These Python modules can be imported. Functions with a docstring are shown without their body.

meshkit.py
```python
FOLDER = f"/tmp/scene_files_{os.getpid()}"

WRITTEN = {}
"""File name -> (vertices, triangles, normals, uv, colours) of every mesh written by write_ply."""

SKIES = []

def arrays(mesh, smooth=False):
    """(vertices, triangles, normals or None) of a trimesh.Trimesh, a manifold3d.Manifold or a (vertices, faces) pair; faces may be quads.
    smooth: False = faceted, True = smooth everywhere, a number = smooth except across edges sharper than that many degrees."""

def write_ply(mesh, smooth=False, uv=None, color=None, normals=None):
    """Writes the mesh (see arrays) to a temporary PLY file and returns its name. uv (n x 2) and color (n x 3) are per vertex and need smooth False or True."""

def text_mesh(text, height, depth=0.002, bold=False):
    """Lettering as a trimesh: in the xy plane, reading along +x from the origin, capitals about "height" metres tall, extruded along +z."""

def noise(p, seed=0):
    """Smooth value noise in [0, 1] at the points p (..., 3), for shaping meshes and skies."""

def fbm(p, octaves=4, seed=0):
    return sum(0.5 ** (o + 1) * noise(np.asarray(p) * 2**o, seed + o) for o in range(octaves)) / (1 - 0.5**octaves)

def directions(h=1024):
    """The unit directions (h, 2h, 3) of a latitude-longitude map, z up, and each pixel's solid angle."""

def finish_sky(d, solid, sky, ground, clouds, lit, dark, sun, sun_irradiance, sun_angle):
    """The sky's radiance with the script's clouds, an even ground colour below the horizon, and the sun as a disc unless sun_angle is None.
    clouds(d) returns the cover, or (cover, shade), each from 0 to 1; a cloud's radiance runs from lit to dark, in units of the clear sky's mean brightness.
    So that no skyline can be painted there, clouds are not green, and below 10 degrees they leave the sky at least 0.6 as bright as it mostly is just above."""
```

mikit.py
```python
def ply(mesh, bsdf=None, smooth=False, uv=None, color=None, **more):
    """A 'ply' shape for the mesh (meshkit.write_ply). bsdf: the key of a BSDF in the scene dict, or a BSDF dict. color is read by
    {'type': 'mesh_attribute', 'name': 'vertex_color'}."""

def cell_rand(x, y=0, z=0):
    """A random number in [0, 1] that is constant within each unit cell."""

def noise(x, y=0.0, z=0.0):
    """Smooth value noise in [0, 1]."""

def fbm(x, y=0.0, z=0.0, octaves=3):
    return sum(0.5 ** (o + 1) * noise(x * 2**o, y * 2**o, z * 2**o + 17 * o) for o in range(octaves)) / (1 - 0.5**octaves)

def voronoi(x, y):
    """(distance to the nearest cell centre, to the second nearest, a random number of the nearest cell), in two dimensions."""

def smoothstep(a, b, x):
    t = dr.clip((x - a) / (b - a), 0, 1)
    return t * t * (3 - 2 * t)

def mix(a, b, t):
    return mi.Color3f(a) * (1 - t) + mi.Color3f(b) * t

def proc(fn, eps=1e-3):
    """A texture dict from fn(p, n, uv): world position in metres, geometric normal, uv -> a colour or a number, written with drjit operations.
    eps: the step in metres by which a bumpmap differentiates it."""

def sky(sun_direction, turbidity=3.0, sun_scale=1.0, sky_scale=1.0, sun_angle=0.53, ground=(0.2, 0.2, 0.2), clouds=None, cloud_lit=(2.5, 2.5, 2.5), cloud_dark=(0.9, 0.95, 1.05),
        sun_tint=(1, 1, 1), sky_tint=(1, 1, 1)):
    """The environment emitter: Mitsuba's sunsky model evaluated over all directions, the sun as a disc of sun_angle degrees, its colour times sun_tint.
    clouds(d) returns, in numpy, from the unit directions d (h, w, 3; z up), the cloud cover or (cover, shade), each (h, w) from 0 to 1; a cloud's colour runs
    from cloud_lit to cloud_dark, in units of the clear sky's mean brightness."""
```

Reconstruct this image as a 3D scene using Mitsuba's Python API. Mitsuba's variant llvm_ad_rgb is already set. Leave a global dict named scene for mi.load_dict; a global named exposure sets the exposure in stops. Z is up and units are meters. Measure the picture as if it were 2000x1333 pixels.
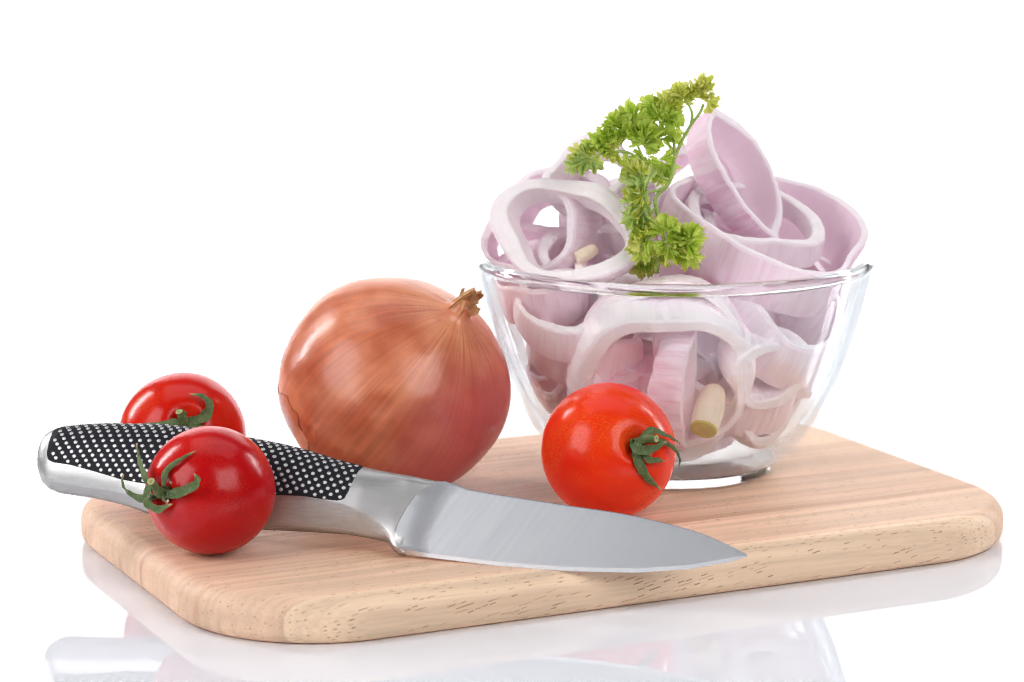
import math
import numpy as np
import trimesh
import manifold3d as m3
import drjit as dr
import mitsuba as mi
import mikit
import meshkit
from mikit import proc, noise, fbm, voronoi, cell_rand, smoothstep, mix

scene, labels = {}, {}
T = mi.ScalarTransform4f
rng = np.random.default_rng(7)
exposure = -0.3

# ------------------------------------------------------------------ camera
CAM = np.array([-0.00976, -0.86567, 0.22523])
PITCH = 0.18558
scene['camera'] = {'type': 'thinlens', 'fov': 20.692, 'fov_axis': 'x', 'near_clip': 0.05, 'far_clip': 30.0, 'aperture_radius': 0.0022, 'focus_distance': 0.83,
                   'to_world': T().look_at(origin=CAM.tolist(), target=(CAM + [0, math.cos(PITCH), -math.sin(PITCH)]).tolist(), up=[0, 0, 1])}

# ------------------------------------------------------------------ studio lamps (softboxes standing outside the frame)
KEY = 0.0127581618          # height of the top of the board


def rgb(*c):
    return {'type': 'rgb', 'value': list(c)}


scene['lamp_black'] = {'type': 'twosided', 'nested': {'type': 'diffuse', 'reflectance': rgb(.03, .03, .03)}}
scene['lamp_cloth'] = {'type': 'diffuse', 'reflectance': rgb(.6, .6, .6)}


def softbox(key, pos, target, w, h, power, label):
    """An open black box with a glowing front cloth."""
    pos, target = np.array(pos, float), np.array(target, float)
    m = T().look_at(origin=pos.tolist(), target=target.tolist(), up=[0, 0.02, 1] if abs(pos[0] - target[0]) + abs(pos[1] - target[1]) > .3 else [0, 1, 0])
    scene[key + '__diffuser'] = {'type': 'rectangle', 'to_world': m @ T().scale([w / 2, h / 2, 1]), 'bsdf': {'type': 'ref', 'id': 'lamp_cloth'},
                                 'emitter': {'type': 'area', 'radiance': rgb(*power)}}
    a, b = np.array([w, h]) / 2 + .012, np.array([w, h]) / 2 * .25
    v = [(sx * q[0], sy * q[1], z) for q, z in ((a, .02), (a, -.03), (b, -.28)) for sx, sy in ((-1, -1), (1, -1), (1, 1), (-1, 1))]
    f = [(4 * k + i, 4 * k + (i + 1) % 4, 4 * k + 4 + (i + 1) % 4, 4 * k + 4 + i) for k in (0, 1) for i in range(4)] + [(8, 9, 10, 11)]
    scene[key + '__housing'] = mikit.ply((np.array(v), np.array(f)), 'lamp_black', to_world=m)
    labels[key] = {'label': label, 'category': 'lamp'}


softbox('softbox', (0.0, 0.22, 1.15), (0.0, 0.10, 0.0), 1.2, .8, (.6, .6, .61), 'large square softbox hanging over the cutting board')
softbox('softbox_001', (-0.80, -0.52, 0.50), (-0.02, 0.0, 0.04), .6, .8, (5.0, 5.0, 5.0), 'upright softbox standing at the left of the camera')
softbox('softbox_002', (0.62, -0.88, 0.72), (0.02, 0.0, 0.04), .85, .85, (4.6, 4.6, 4.6), 'upright softbox standing at the right of the camera')
softbox('softbox_003', (-1.25, 0.75, 0.75), (-0.1, 1.7, 0.25), .5, .9, (27, 27, 27.2), 'softbox aimed at the left half of the white backdrop')
softbox('softbox_004', (1.25, 0.75, 0.75), (0.1, 1.7, 0.25), .5, .9, (27, 27, 27.2), 'softbox aimed at the right half of the white backdrop')

# ------------------------------------------------------------------ setting: white backdrop and glossy white table
scene['backdrop_paint'] = {'type': 'twosided', 'nested': {'type': 'diffuse', 'reflectance': rgb(.88, .88, .88)}}
scene['table_gloss'] = {'type': 'plastic', 'diffuse_reflectance': rgb(.77, .78, .825), 'int_ior': 1.5}


def loft(rings, close_u=True, caps=False):
    """Quads between successive rings of points (n, m, 3)."""
    R = np.asarray(rings, float)
    n, m = R.shape[:2]
    f = []
    i = np.arange(m if close_u else m - 1)
    j = (i + 1) % m
    for k in range(n - 1):
        f.append(np.stack([k * m + i, k * m + j, (k + 1) * m + j, (k + 1) * m + i], 1))
    v, f = R.reshape(-1, 3), np.vstack(f)
    f = np.vstack([f[:, [0, 1, 2]], f[:, [0, 2, 3]]])
    if caps:
        c0, c1 = len(v), len(v) + 1
        v = np.vstack([v, R[0].mean(0), R[-1].mean(0)])
        f = np.vstack([f, np.stack([j, i, 0 * i + c0], 1), np.stack([(n - 1) * m + i, (n - 1) * m + j, 0 * i + c1], 1)])
    return v, f


def outward(v, f):
    m = trimesh.Trimesh(v, f, process=False)
    if m.volume < 0:
        m.invert()
    return np.array(m.vertices), np.array(m.faces)


bx = trimesh.creation.box((3.0, 2.2, 0.02))
bx.apply_translation((0, -0.1, -0.01))
scene['table'] = mikit.ply(bx, 'table_gloss')
labels['table'] = {'label': 'glossy white tabletop that mirrors the cutting board and the bowl', 'kind': 'structure'}
# seamless paper: a wall that curves into a floor behind and below the table
prof = [(1.0, -.02 - .3)] + [(1.35 + .35 * math.sin(a), .03 - .35 * math.cos(a)) for a in np.linspace(0, math.pi / 2, 14)] + [(1.70, 1.5)]
scene['backdrop'] = mikit.ply(loft([[(-.85, y, z), (.85, y, z)] for y, z in prof], close_u=False), 'backdrop_paint', smooth=True)
labels['backdrop'] = {'label': 'plain white paper backdrop behind the table, evenly lit', 'kind': 'structure'}

# ------------------------------------------------------------------ cutting board of glued planks
YAW, BW, BD, BT, RC = 0.445982, 0.27329, 0.172822, 0.012758, 0.043746
CA, SA = math.cos(YAW), math.sin(YAW)


def wood_fn(tone, pores, seed, tilt):
    def fn(p, n, uv):
        x, y, z = p.x * CA + p.y * SA, p.y * CA - p.x * SA, p.z
        yy = y + .0016 * (fbm(x * 16 + seed, y * 40, seed) - .5) * 2 + x * tilt
        ring = smoothstep(.2, .8, fbm(yy * 420 + seed * 9, x * 3.0, z * 60 + seed, octaves=4))
        fine = noise(yy * 3800, x * 55, z * 1500)
        blot = fbm(x * 22, yy * 55 + seed, 3.0)
        band = smoothstep(.58, .75, fbm(yy * 170 + seed * 3, x * 2.2, z * 25 + 5., octaves=3))
        a = mi.Color3f(*tone[0]) * (.82 + .25 * ring + .16 * (fine - .5))
        a = mix(a, mi.Color3f(*tone[1]), (.75 * band + .22 * smoothstep(.5, .8, blot)) * 1.0)
        # vessel lines: thin tubes that run along the grain, so they show as dashes on the sides and as dots on the end grain
        s = .00110
        ty, tz = yy / s + .4 * noise(x * 60, 0, 2.), (z - .20 * x + y * .08) / s
        iy, iz = dr.floor(ty), dr.floor(tz)
        r1, r2, r3, r4 = cell_rand(iy, iz, 11 + seed), cell_rand(iy, iz, 12 + seed), cell_rand(iy, iz, 13 + seed), cell_rand(iy, iz, 14 + seed)
        length = .0022 + .0055 * r4 * r4
        u = x / length + r3 * 9
        iu = dr.floor(u)
        on = cell_rand(iy * 7 + iz * 131, iu, 15 + seed) < pores
        cy, cz = .3 + .4 * cell_rand(iy, iz, iu + 100), .3 + .4 * cell_rand(iz, iy, iu + 200)
        d = dr.sqrt(dr.square((ty - iy - cy)) + dr.square((tz - iz - cz)))
        fu = u - iu
        w = smoothstep(.26, .12, d) * smoothstep(0.02, .12, fu) * smoothstep(.98, .75, fu)
        a = mix(a, mi.Color3f(.36, .19, .095), dr.select(on, w * (.30 + .60 * r1), 0))
        return a
    return fn


def wood(key, tone, pores, seed, tilt=0.0):
    f = wood_fn(tone, pores, seed, tilt)

    def bump(p, n, uv):
        x, y, z = p.x * CA + p.y * SA, p.y * CA - p.x * SA, p.z
        return .00006 * noise(y * 3000, x * 60, z * 1400) + .00010 * fbm(y * 500, x * 25, z * 300)
    scene[key] = {'type': 'bumpmap', 'arbitrary': proc(bump, 1e-4), 'scale': 1.0,
                  'bsdf': {'type': 'principled', 'base_color': proc(f), 'roughness': .5, 'specular': .35}}


wood('wood_cream', ((.78, .565, .395), (.67, .455, .305)), .5, 1, .02)
wood('wood_pink', ((.72, .485, .34), (.47, .265, .165)), .26, 2, -.01)
wood('wood_rosy', ((.70, .465, .325), (.45, .25, .16)), .10, 3, .012)
wood('wood_tan', ((.67, .45, .315), (.42, .25, .165)), .10, 4, -.015)


def rounded_slab():
    r1, r2, t = .46 * BT, .30 * BT, np.linspace(0, 2 * math.pi, 360, endpoint=False)
    prof = [(.030, 0), (.012, 0)] + [(r2 * (1 - math.cos(a)), r2 - r2 * math.sin(a)) for a in np.linspace(math.pi / 2, 0, 9)] \
        + [(r1 * (1 - math.cos(a)), BT - r1 + r1 * math.sin(a)) for a in np.linspace(0, math.pi / 2, 13)] + [(.012, BT), (.030, BT)]
    rings = []
    for inset, z in prof:
        r = RC - inset
        rings.append(np.stack([np.sign(np.cos(t)) * (BW / 2 - RC) + r * np.cos(t), np.sign(np.sin(t)) * (BD / 2 - RC) + r * np.sin(t), 0 * t + z], 1))
    return loft(rings, caps=True)


v, f = outward(*rounded_slab())
slab = m3.Manifold(m3.Mesh(v.astype(np.float32), f.astype(np.uint32)))
cuts = [-.2, -.0785, -.0445, -.0060, .0262, .0555, .2]
kinds = ['wood_cream', 'wood_pink', 'wood_rosy', 'wood_tan', 'wood_pink', 'wood_rosy']
m_board = T().rotate([0, 0, 1], math.degrees(YAW))
for k in range(6):
    lo, hi = cuts[k] + .000008, cuts[k + 1] - .000008
    piece = slab ^ m3.Manifold.cube((.6, hi - lo, .1), False).translate((-.3, lo, -.02))
    key = 'cutting_board__plank' + (f'_{k:03d}' if k else '')
    mm = piece.to_mesh()
    pv = mm.vert_properties[:, :3] @ np.array([[CA, SA, 0], [-SA, CA, 0], [0, 0, 1]])
    tv = mm.tri_verts
    flat_y = mm.vert_properties[:, 1][tv]
    sawn = (np.ptp(flat_y, axis=1) < 1e-7) & ((np.abs(flat_y[:, 0] - lo) < 1e-6) | (np.abs(flat_y[:, 0] - hi) < 1e-6))
    faces = np.vstack([tv[~sawn], tv[sawn] + len(pv)])
    scene[key] = mikit.ply((np.vstack([pv, pv]), faces), kinds[k], smooth=35)
labels['cutting_board'] = {'label': 'pale wooden cutting board with rounded corners lying on the glossy white table', 'category': 'cutting board'}
labels['cutting_board__plank'] = {'label': 'cream front plank of the board speckled with dark pores'}

# ------------------------------------------------------------------ helpers for thin shapes


def spline(pts, n):
    """A Catmull-Rom curve through the points."""
    P = np.asarray(pts, float)
    P = np.vstack([2 * P[0] - P[1], P, 2 * P[-1] - P[-2]])
    out = []
    m = len(P) - 3
    for t in np.linspace(0, m - 1e-9, n):
        k = int(t)
        s = t - k
        a, b, c, d = P[k:k + 4]
        out.append(.5 * (2 * b + (c - a) * s + (2 * a - 5 * b + 4 * c - d) * s ** 2 + (3 * b - a - 3 * c + d) * s ** 3))
    return np.array(out)


def frames(P, hint):
    """Tangent, side and up along a curve; up stays near the hint (one vector or one per point)."""
    t = np.gradient(P, axis=0)
    t /= np.linalg.norm(t, axis=1, keepdims=True) + 1e-12
    h = np.broadcast_to(np.asarray(hint, float), P.shape)
    s = np.cross(t, h)
    s /= np.linalg.norm(s, axis=1, keepdims=True) + 1e-12
    return t, s, np.cross(s, t)


def tube(P, r, hint=(0, 0, 1), m=10):
    t, s, u = frames(P, hint)
    r = np.broadcast_to(np.asarray(r, float), len(P))
    a = np.linspace(0, 2 * math.pi, m, endpoint=False)
    return outward(*loft([P[k] + r[k] * (np.cos(a)[:, None] * s[k] + np.sin(a)[:, None] * u[k]) for k in range(len(P))], caps=True))


def blade_strip(P, width, hint, thick, fold=.25, m=9):
    """A leaf-like strip: folded along its middle, tapered, with real thickness."""
    t, s, u = frames(P, hint)
    rings = []
    a = np.linspace(-1, 1, m)
    for k in range(len(P)):
        w = width[k]
        top = [P[k] + s[k] * (w * x) + u[k] * (fold * w * x * x + thick * .5 * (1 - x * x) + thick * .1) for x in a]
        bot = [P[k] + s[k] * (w * x) + u[k] * (fold * w * x * x - thick * .5 * (1 - x * x) - thick * .1) for x in a[::-1]]
        rings.append(top + bot)
    return outward(*loft(rings, caps=True))


# ------------------------------------------------------------------ tomatoes
TOMATOES = [
    dict(material='tomato_crimson', centre=(-0.09767, -0.07018, 0.03162), radius=0.01887, hub=(-12.9, -13.5, 2.68), stem=[(-13.04, -14.72, 2.83), (-13.64, -18.8, 5.47), (-14.44, -21.3, 7.72)],
         sepals=[(3.0, [(-14.94, -12.31, 3.45), (-17.49, -10.08, 6.99), (-20.18, -2.34, 10.49), (-21.18, 0.26, 14.01)]),
                 (3.0, [(-11.96, -14.76, 5.1), (-11.33, -14.38, 8.92), (-8.15, -14.72, 12.0), (-2.57, -13.04, 14.76)]),
                 (3.6, [(-10.81, -16.2, 2.74), (-6.97, -18.86, 3.84), (-2.37, -20.42, 6.17), (-1.29, -20.62, 8.3), (-2.41, -20.67, 9.95)]),
                 (3.2, [(-14.59, -13.11, 1.38), (-20.03, -5.74, -1.19), (-23.88, -3.32, 0.2), (-25.2, -2.91, 2.85), (-24.93, -2.29, 5.29)]),
                 (4.6, [(-15.26, -14.21, 4.66), (-16.53, -13.05, 0.46), (-13.48, -15.58, -1.63), (-9.02, -18.14, 0.36)]),
                 (3.6, [(-13.31, -13.56, 3.75), (-12.26, -15.22, 2.2), (-10.66, -16.76, 0.02)]),],
         label='deep crimson round tomato at the front left, its green calyx turned to the left'),
    dict(material='tomato_orange_red', centre=(0.01975, -0.02687, 0.0335), radius=0.02075, hub=(8.42, -17.84, 6.44), stem=[(8.84, -18.62, 6.93), (10.57, -20.64, 8.64), (13.5, -23.11, 9.03)],
         sepals=[(2.6, [(8.54, -18.31, 7.49), (11.95, -17.21, 10.07), (16.54, -14.88, 8.3), (21.4, -11.44, 4.84)]),
                 (2.2, [(10.67, -18.73, 7.27), (15.1, -16.29, 6.88), (19.49, -12.65, 3.84), (21.37, -10.36, -0.18), (21.06, -10.68, -2.49)]),
                 (4.2, [(6.04, -19.53, 6.82), (8.78, -20.39, 4.97), (12.84, -18.71, 5.06), (17.0, -15.26, 6.49)]),
                 (4.4, [(7.75, -19.25, 5.81), (8.82, -20.07, 0.97), (11.39, -18.54, -4.12), (15.54, -13.68, -8.93)]),
                 (2.6, [(9.15, -18.75, 5.39), (11.01, -19.11, 2.01), (14.02, -17.37, 1.13), (16.6, -15.25, 0.33)]),],
         label='bright orange red tomato with a dried green stem, in front of the glass bowl'),
    dict(material='tomato_scarlet', centre=(-0.11367, -0.00259, 0.03275), radius=0.01999, hub=(3.18, -17.67, 8.79), stem=[(2.97, -18.52, 8.98), (2.2, -19.75, 10.53), (1.7, -20.61, 12.16)],
         sepals=[(4.0, [(4.21, -18.44, 8.64), (8.56, -17.6, 9.58), (10.46, -15.61, 12.55), (8.77, -14.12, 15.3), (4.18, -13.87, 16.55)]),
                 (3.6, [(2.66, -18.7, 8.69), (-0.88, -19.51, 8.22), (-6.54, -18.48, 7.51), (-12.39, -14.86, 7.05)]),
                 (3.6, [(3.25, -18.18, 9.55), (1.4, -18.12, 11.47), (0.48, -18.23, 12.3)]),
                 (3.2, [(3.92, -18.76, 8.06), (7.69, -18.83, 6.95), (10.71, -17.91, 5.13)]),],
         label='scarlet tomato half hidden behind the knife handle'),
]



def tomato_skin(key, base, blush, glow, spots, seed):
    def fn(p, n, uv):
        a = mix(mi.Color3f(*base), mi.Color3f(*blush), smoothstep(.35, .7, fbm(p.x * 45 + seed, p.y * 45, p.z * 45)))
        # uv.y runs from the stem (0) to the far end (1)
        a = mix(a, mi.Color3f(*glow), smoothstep(.45, .12, uv.y) * .35)
        s = voronoi(uv.x * 150, uv.y * 75)
        a = mix(a, mi.Color3f(.95, .42, .06), spots * smoothstep(.30, .12, s[0]) * smoothstep(.35, .8, fbm(p.x * 90, p.y * 90, p.z * 90 + seed)))
        return a

    def bump(p, n, uv):
        return .00035 * fbm(p.x * 110 + seed, p.y * 110, p.z * 110) + .000012 * noise(p.x * 2600, p.y * 2600, p.z * 2600)
    scene[key] = {'type': 'bumpmap', 'arbitrary': proc(bump, 2e-4), 'scale': 1.0,
                  'bsdf': {'type': 'principled', 'base_color': proc(fn), 'roughness': .22, 'specular': .28, 'clearcoat': .06, 'clearcoat_gloss': .8}}


tomato_skin('tomato_crimson', (.43, .002, .005), (.52, .005, .005), (.48, .008, .006), .10, 1)
tomato_skin('tomato_orange_red', (.74, .016, .003), (.79, .030, .004), (.76, .024, .004), .75, 2)
tomato_skin('tomato_scarlet', (.54, .005, .003), (.68, .024, .004), (.62, .016, .004), .35, 3)


def calyx_fn(p, n, uv):
    a = mix((.048, .078, .026), (.115, .16, .055), fbm(p.x * 700, p.y * 700, p.z * 700))
    a = mix(a, mi.Color3f(.20, .23, .12), smoothstep(.55, .8, noise(p.x * 3000, p.y * 3000, p.z * 900)) * .5)
    return mix(a, mi.Color3f(.45, .30, .14), smoothstep(.86, 1.0, uv.y))


scene['calyx_green'] = {'type': 'twosided', 'nested': {'type': 'principled', 'base_color': proc(calyx_fn), 'roughness': .65, 'specular': .3}}
scene['stem_cut'] = {'type': 'twosided', 'nested': {'type': 'diffuse', 'reflectance': rgb(.42, .38, .18)}}


def unit(a):
    a = np.asarray(a, float)
    return a / np.linalg.norm(a)


for k, q in enumerate(TOMATOES):
    key = 'tomato' + (f'_{k:03d}' if k else '')
    c, r = np.array(q['centre']), q['radius']
    ax = unit(q['hub'])
    e1 = unit(np.cross(ax, [.3, .2, 1]))
    e2 = np.cross(ax, e1)
    nu, nv = 120, 90
    th = np.linspace(0, 2 * math.pi, nu + 1)
    rows, uvs = [], []
    for j in range(nv + 1):
        ph = math.pi * j / nv
        lobes = 1 + .012 * np.cos(5 * th + k) * math.sin(ph) ** 2 * math.exp(-ph * 1.2) + .008 * np.cos(2 * th + 2 * k) * math.sin(ph)
        rr = r * lobes
        dip = .17 * r * math.exp(-(ph / .20) ** 2) + .02 * r * math.exp(-((math.pi - ph) / .25) ** 2)
        h = r * math.cos(ph) - dip * (1 if ph < 1.5 else -1)
        rows.append(c + (rr * math.sin(ph))[:, None] * (np.cos(th)[:, None] * e1 + np.sin(th)[:, None] * e2) + h * ax)
        uvs.append(np.stack([th / (2 * math.pi), 0 * th + j / nv], 1))
    V, F = loft(rows, close_u=False)
    V[:, 2] = np.maximum(V[:, 2], BT + .00015)
    if trimesh.Trimesh(V, F, process=False).volume < 0:
        F = F[:, ::-1]
    scene[key + '__fruit'] = mikit.ply((V, F), q['material'], smooth=True, uv=np.vstack(uvs))
    labels[key] = {'label': q['label'], 'category': 'tomato', 'group': 'ripe tomatoes on the cutting board'}
    # green star of dried sepals with the stub of the stem
    P = c + spline(np.array(q['stem']) * 1e-3, 14)
    P = np.vstack([c + ax * (r * .80), P])
    scene[key + '__stem'] = mikit.ply(tube(P, np.interp(np.linspace(0, 1, len(P)), [0, .25, .8, 1], [.0018, .0013, .00105, .0011]), ax + .01), 'calyx_green', smooth=35, uv=None)
    d = unit(P[-1] - P[-2])
    t1 = unit(np.cross(d, [.2, .9, .3]))
    t2 = np.cross(d, t1)
    a = np.linspace(0, 2 * math.pi, 14, endpoint=False)
    ring = lambda rad, o: P[-1] + d * o + rad * (np.cos(a)[:, None] * t1 + np.sin(a)[:, None] * t2)
    scene[key + '__stem__cut_end'] = mikit.ply(outward(*loft([ring(.0008, -.0004), ring(.00115, .0001), ring(.0009, .00025), ring(.0005, .0000)], caps=True)), 'stem_cut', smooth=35)
    labels[key + '__stem__cut_end'] = {'label': 'pale cut end of the stem'}
    for i, (w, pts) in enumerate(q['sepals']):
        Q = spline(np.array(pts) * 1e-3, 22)
        hub = ax * (r * .86)
        Q = c + np.vstack([hub + (Q[0] - hub) * .5, Q])
        tt = np.linspace(0, 1, len(Q))
        wd = .42e-3 * w * np.interp(tt, [0, .12, .35, .7, .92, 1], [.55, .8, 1, .62, .26, .10])
        wd *= 1 + .10 * np.sin(tt * 23 + i)
        V, F = blade_strip(Q, wd, (Q - c), .00045, fold=-.35 if i % 2 else .4)
        uvr = np.repeat(np.stack([0 * tt, tt], 1), 18, axis=0)
        uvr = np.vstack([uvr, [[0, 0], [0, 1]]])
        V = V + (meshkit.noise(V * 900, 3 + i)[:, None] - .5) * .0004
        scene[key + '__calyx__sepal' + (f'_{i:03d}' if i else '')] = mikit.ply((V, F), 'calyx_green', smooth=True, uv=uvr)

# ------------------------------------------------------------------ kitchen knife, standing on its edge and leaning back
KO = np.array([-0.04173, -0.07681, BT])
KS = np.array([0.96023, -0.27921, 0.0])
KT = np.array([0.13961, 0.48011, 0.86603])
KN = np.array([-0.24181, -0.83158, 0.5])
TOP = [(-119.83, 21.68), (-120.26, 24.93), (-119.89, 28.07), (-118.51, 30.46), (-116.71, 31.65), (-112.89, 32.96), (-106.47, 34.02), (-98.59, 34.85), (-88.16, 35.34), (-79.86, 35.7), (-66.42, 34.92), (-53.44, 33.33), (-42.92, 32.08), (-33.89, 30.58), (-24.83, 28.47), (-15.41, 26.72), (-6.44, 25.42), (2.43, 24.3), (6.6, 23.8), (9.72, 23.93), (12.95, 23.29), (16.56, 22.14), (25.26, 21.18), (35.58, 20.35), (45.36, 19.5), (60.26, 18.4), (68.06, 17.59), (79.69, 15.69), (87.48, 13.99), (95.34, 11.25), (101.39, 8.56)]
BOT = [(-119.63, 20.71), (-118.77, 17.83), (-117.22, 15.33), (-114.81, 13.55), (-111.37, 12.49), (-100.83, 11.76), (-95.08, 11.04), (-88.35, 9.91), (-81.49, 7.99), (-62.64, 5.84), (-43.29, 5.83), (-35.44, 6.08), (-26.82, 6.24), (-18.22, 6.25), (-9.54, 5.48), (-5.49, 4.85), (-3.69, 3.43), (-2.67, 1.96), (-1.33, 1.44), (2.3, 1.25), (11.26, 0.85), (28.42, 0.1), (48.52, 0.1), (54.98, 0.37), (70.18, 1.23), (85.06, 3.43), (95.94, 6.2), (101.4, 8.41)]
LINE = [(9.72, 23.93), (6.7, 23.18), (4.63, 21.31), (2.2, 18.8), (0.14, 14.9), (-1.27, 10.91), (-2.29, 7.41), (-2.54, 5.07), (-1.96, 3.41), (-0.52, 2.28), (0.86, 1.45)]
SL = -120.36
T0, T1 = 1.45, 23.93          # height range of the line where the blade begins


def k_top(s):
    x, y = np.array([(SL, 23.50)] + TOP[2:]).T
    return np.interp(s, x, y)


def k_bot(s):
    x, y = np.array([(SL, 23.11)] + BOT).T
    return np.interp(s, x, y)


def knife_point(s, t, w):
    return KO + 1e-3 * (np.asarray(s)[..., None] * KS + np.asarray(t)[..., None] * KT + np.asarray(w)[..., None] * KN)


LT = np.array(sorted(LINE, key=lambda q: q[1]))


def line_s(v):
    """Where along the knife the blade begins, at relative height v."""
    return np.interp(T0 + v * (T1 - T0), LT[:, 1], LT[:, 0])


def se(v, n=2.3):
    return np.maximum(0, 1 - np.abs(2 * v - 1) ** n) ** (1 / n)


def crease(s):
    """Relative height of the crease along the underside of the handle."""
    return np.interp(s, [SL, -114, -102, -83, -65, -43, -32, -26, -18, -12, -8, -5, 0], [.12, .10, .08, .11, .21, .32, .36, .37, .34, .29, .22, .15, .10])


def handle_w(s, v):
    """Half thickness of the handle in mm."""
    x = s - SL
    b = np.interp(s, [SL, -110, -90, -60, -30, -14, -4, 2, 9], [6.2, 6.6, 6.9, 6.9, 6.3, 5.2, 3.8, 2.9, 2.2])
    b = b * np.sqrt(np.clip(1 - np.clip(1 - x / 9.0, 0, 1) ** 2, 0.0, 1))
    vc = crease(s)
    prof = np.where(v < vc, .14 + (se(vc) - .14) * np.clip(v / vc, 0, 1) ** .92, se(v))
    blend = np.clip((s + 12) / 11, 0, 1) ** 1.5
    prof = prof * (1 - blend) + np.where(v < .04, .45 + .4 * v / .04, np.where(v > .96, .45 + .4 * (1 - v) / .04, .85 + .15 * se(v))) * blend
    return b * prof


qq = np.concatenate([np.linspace(0, .25, 9), np.linspace(.25, 1, 27)[1:]])
qq = np.concatenate([qq[:-1], 1 - (1 - qq[-2]) * np.array([.6, .3, .1, .02, 0])])
uu = np.concatenate([.06 * (1 - np.cos(np.linspace(0, math.pi / 2, 14))), np.linspace(.06, 1, 90)[1:]])


def knife_loops(S, Tt, Wf):
    """Rings of points around the section: up the front, down the back."""
    front = knife_point(S, Tt, Wf)
    back = knife_point(S, Tt, -Wf)
    return np.concatenate([front, back[:, ::-1]], axis=1)


vend = np.where(qq < .25, qq / .25 * .10, .10 + (qq - .25) / .75 * .90)
S = SL + .02 + uu[:, None] * (line_s(vend)[None] - SL - .02)
vcs = crease(S)
vv = np.where(qq[None] < .25, qq[None] / .25 * vcs, vcs + (qq[None] - .25) / .75 * (1 - vcs))
Tt = k_bot(S) + vv * (k_top(S) - k_bot(S))
Wh = handle_w(S, vv) + .03
scene['steel_handle'] = {'type': 'roughconductor', 'material': 'none', 'specular_reflectance': proc(lambda p, n, uv: mi.Color3f(.53, .525, .52) * (.88 + .16 * noise(((p.x - KO[0]) * KS[0] + (p.y - KO[1]) * KS[1]) * 60, p.z * 2600, p.y * 900) + .06 * noise(p.x * 1500, p.y * 1500, p.z * 1500))), 'distribution': 'ggx', 'alpha': .20}


def brushed(p, n, uv):
    q = (p.x - KO[0]) * KS[0] + (p.y - KO[1]) * KS[1]
    h = (p.z - KO[2]) / .766
    a = q * .82 - h * .57
    return .00001 * noise(a * 9000, (q * .57 + h * .82) * 160, 1.) + .000006 * noise(a * 16000, (q * .57 + h * .82) * 300, 4.)




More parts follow.
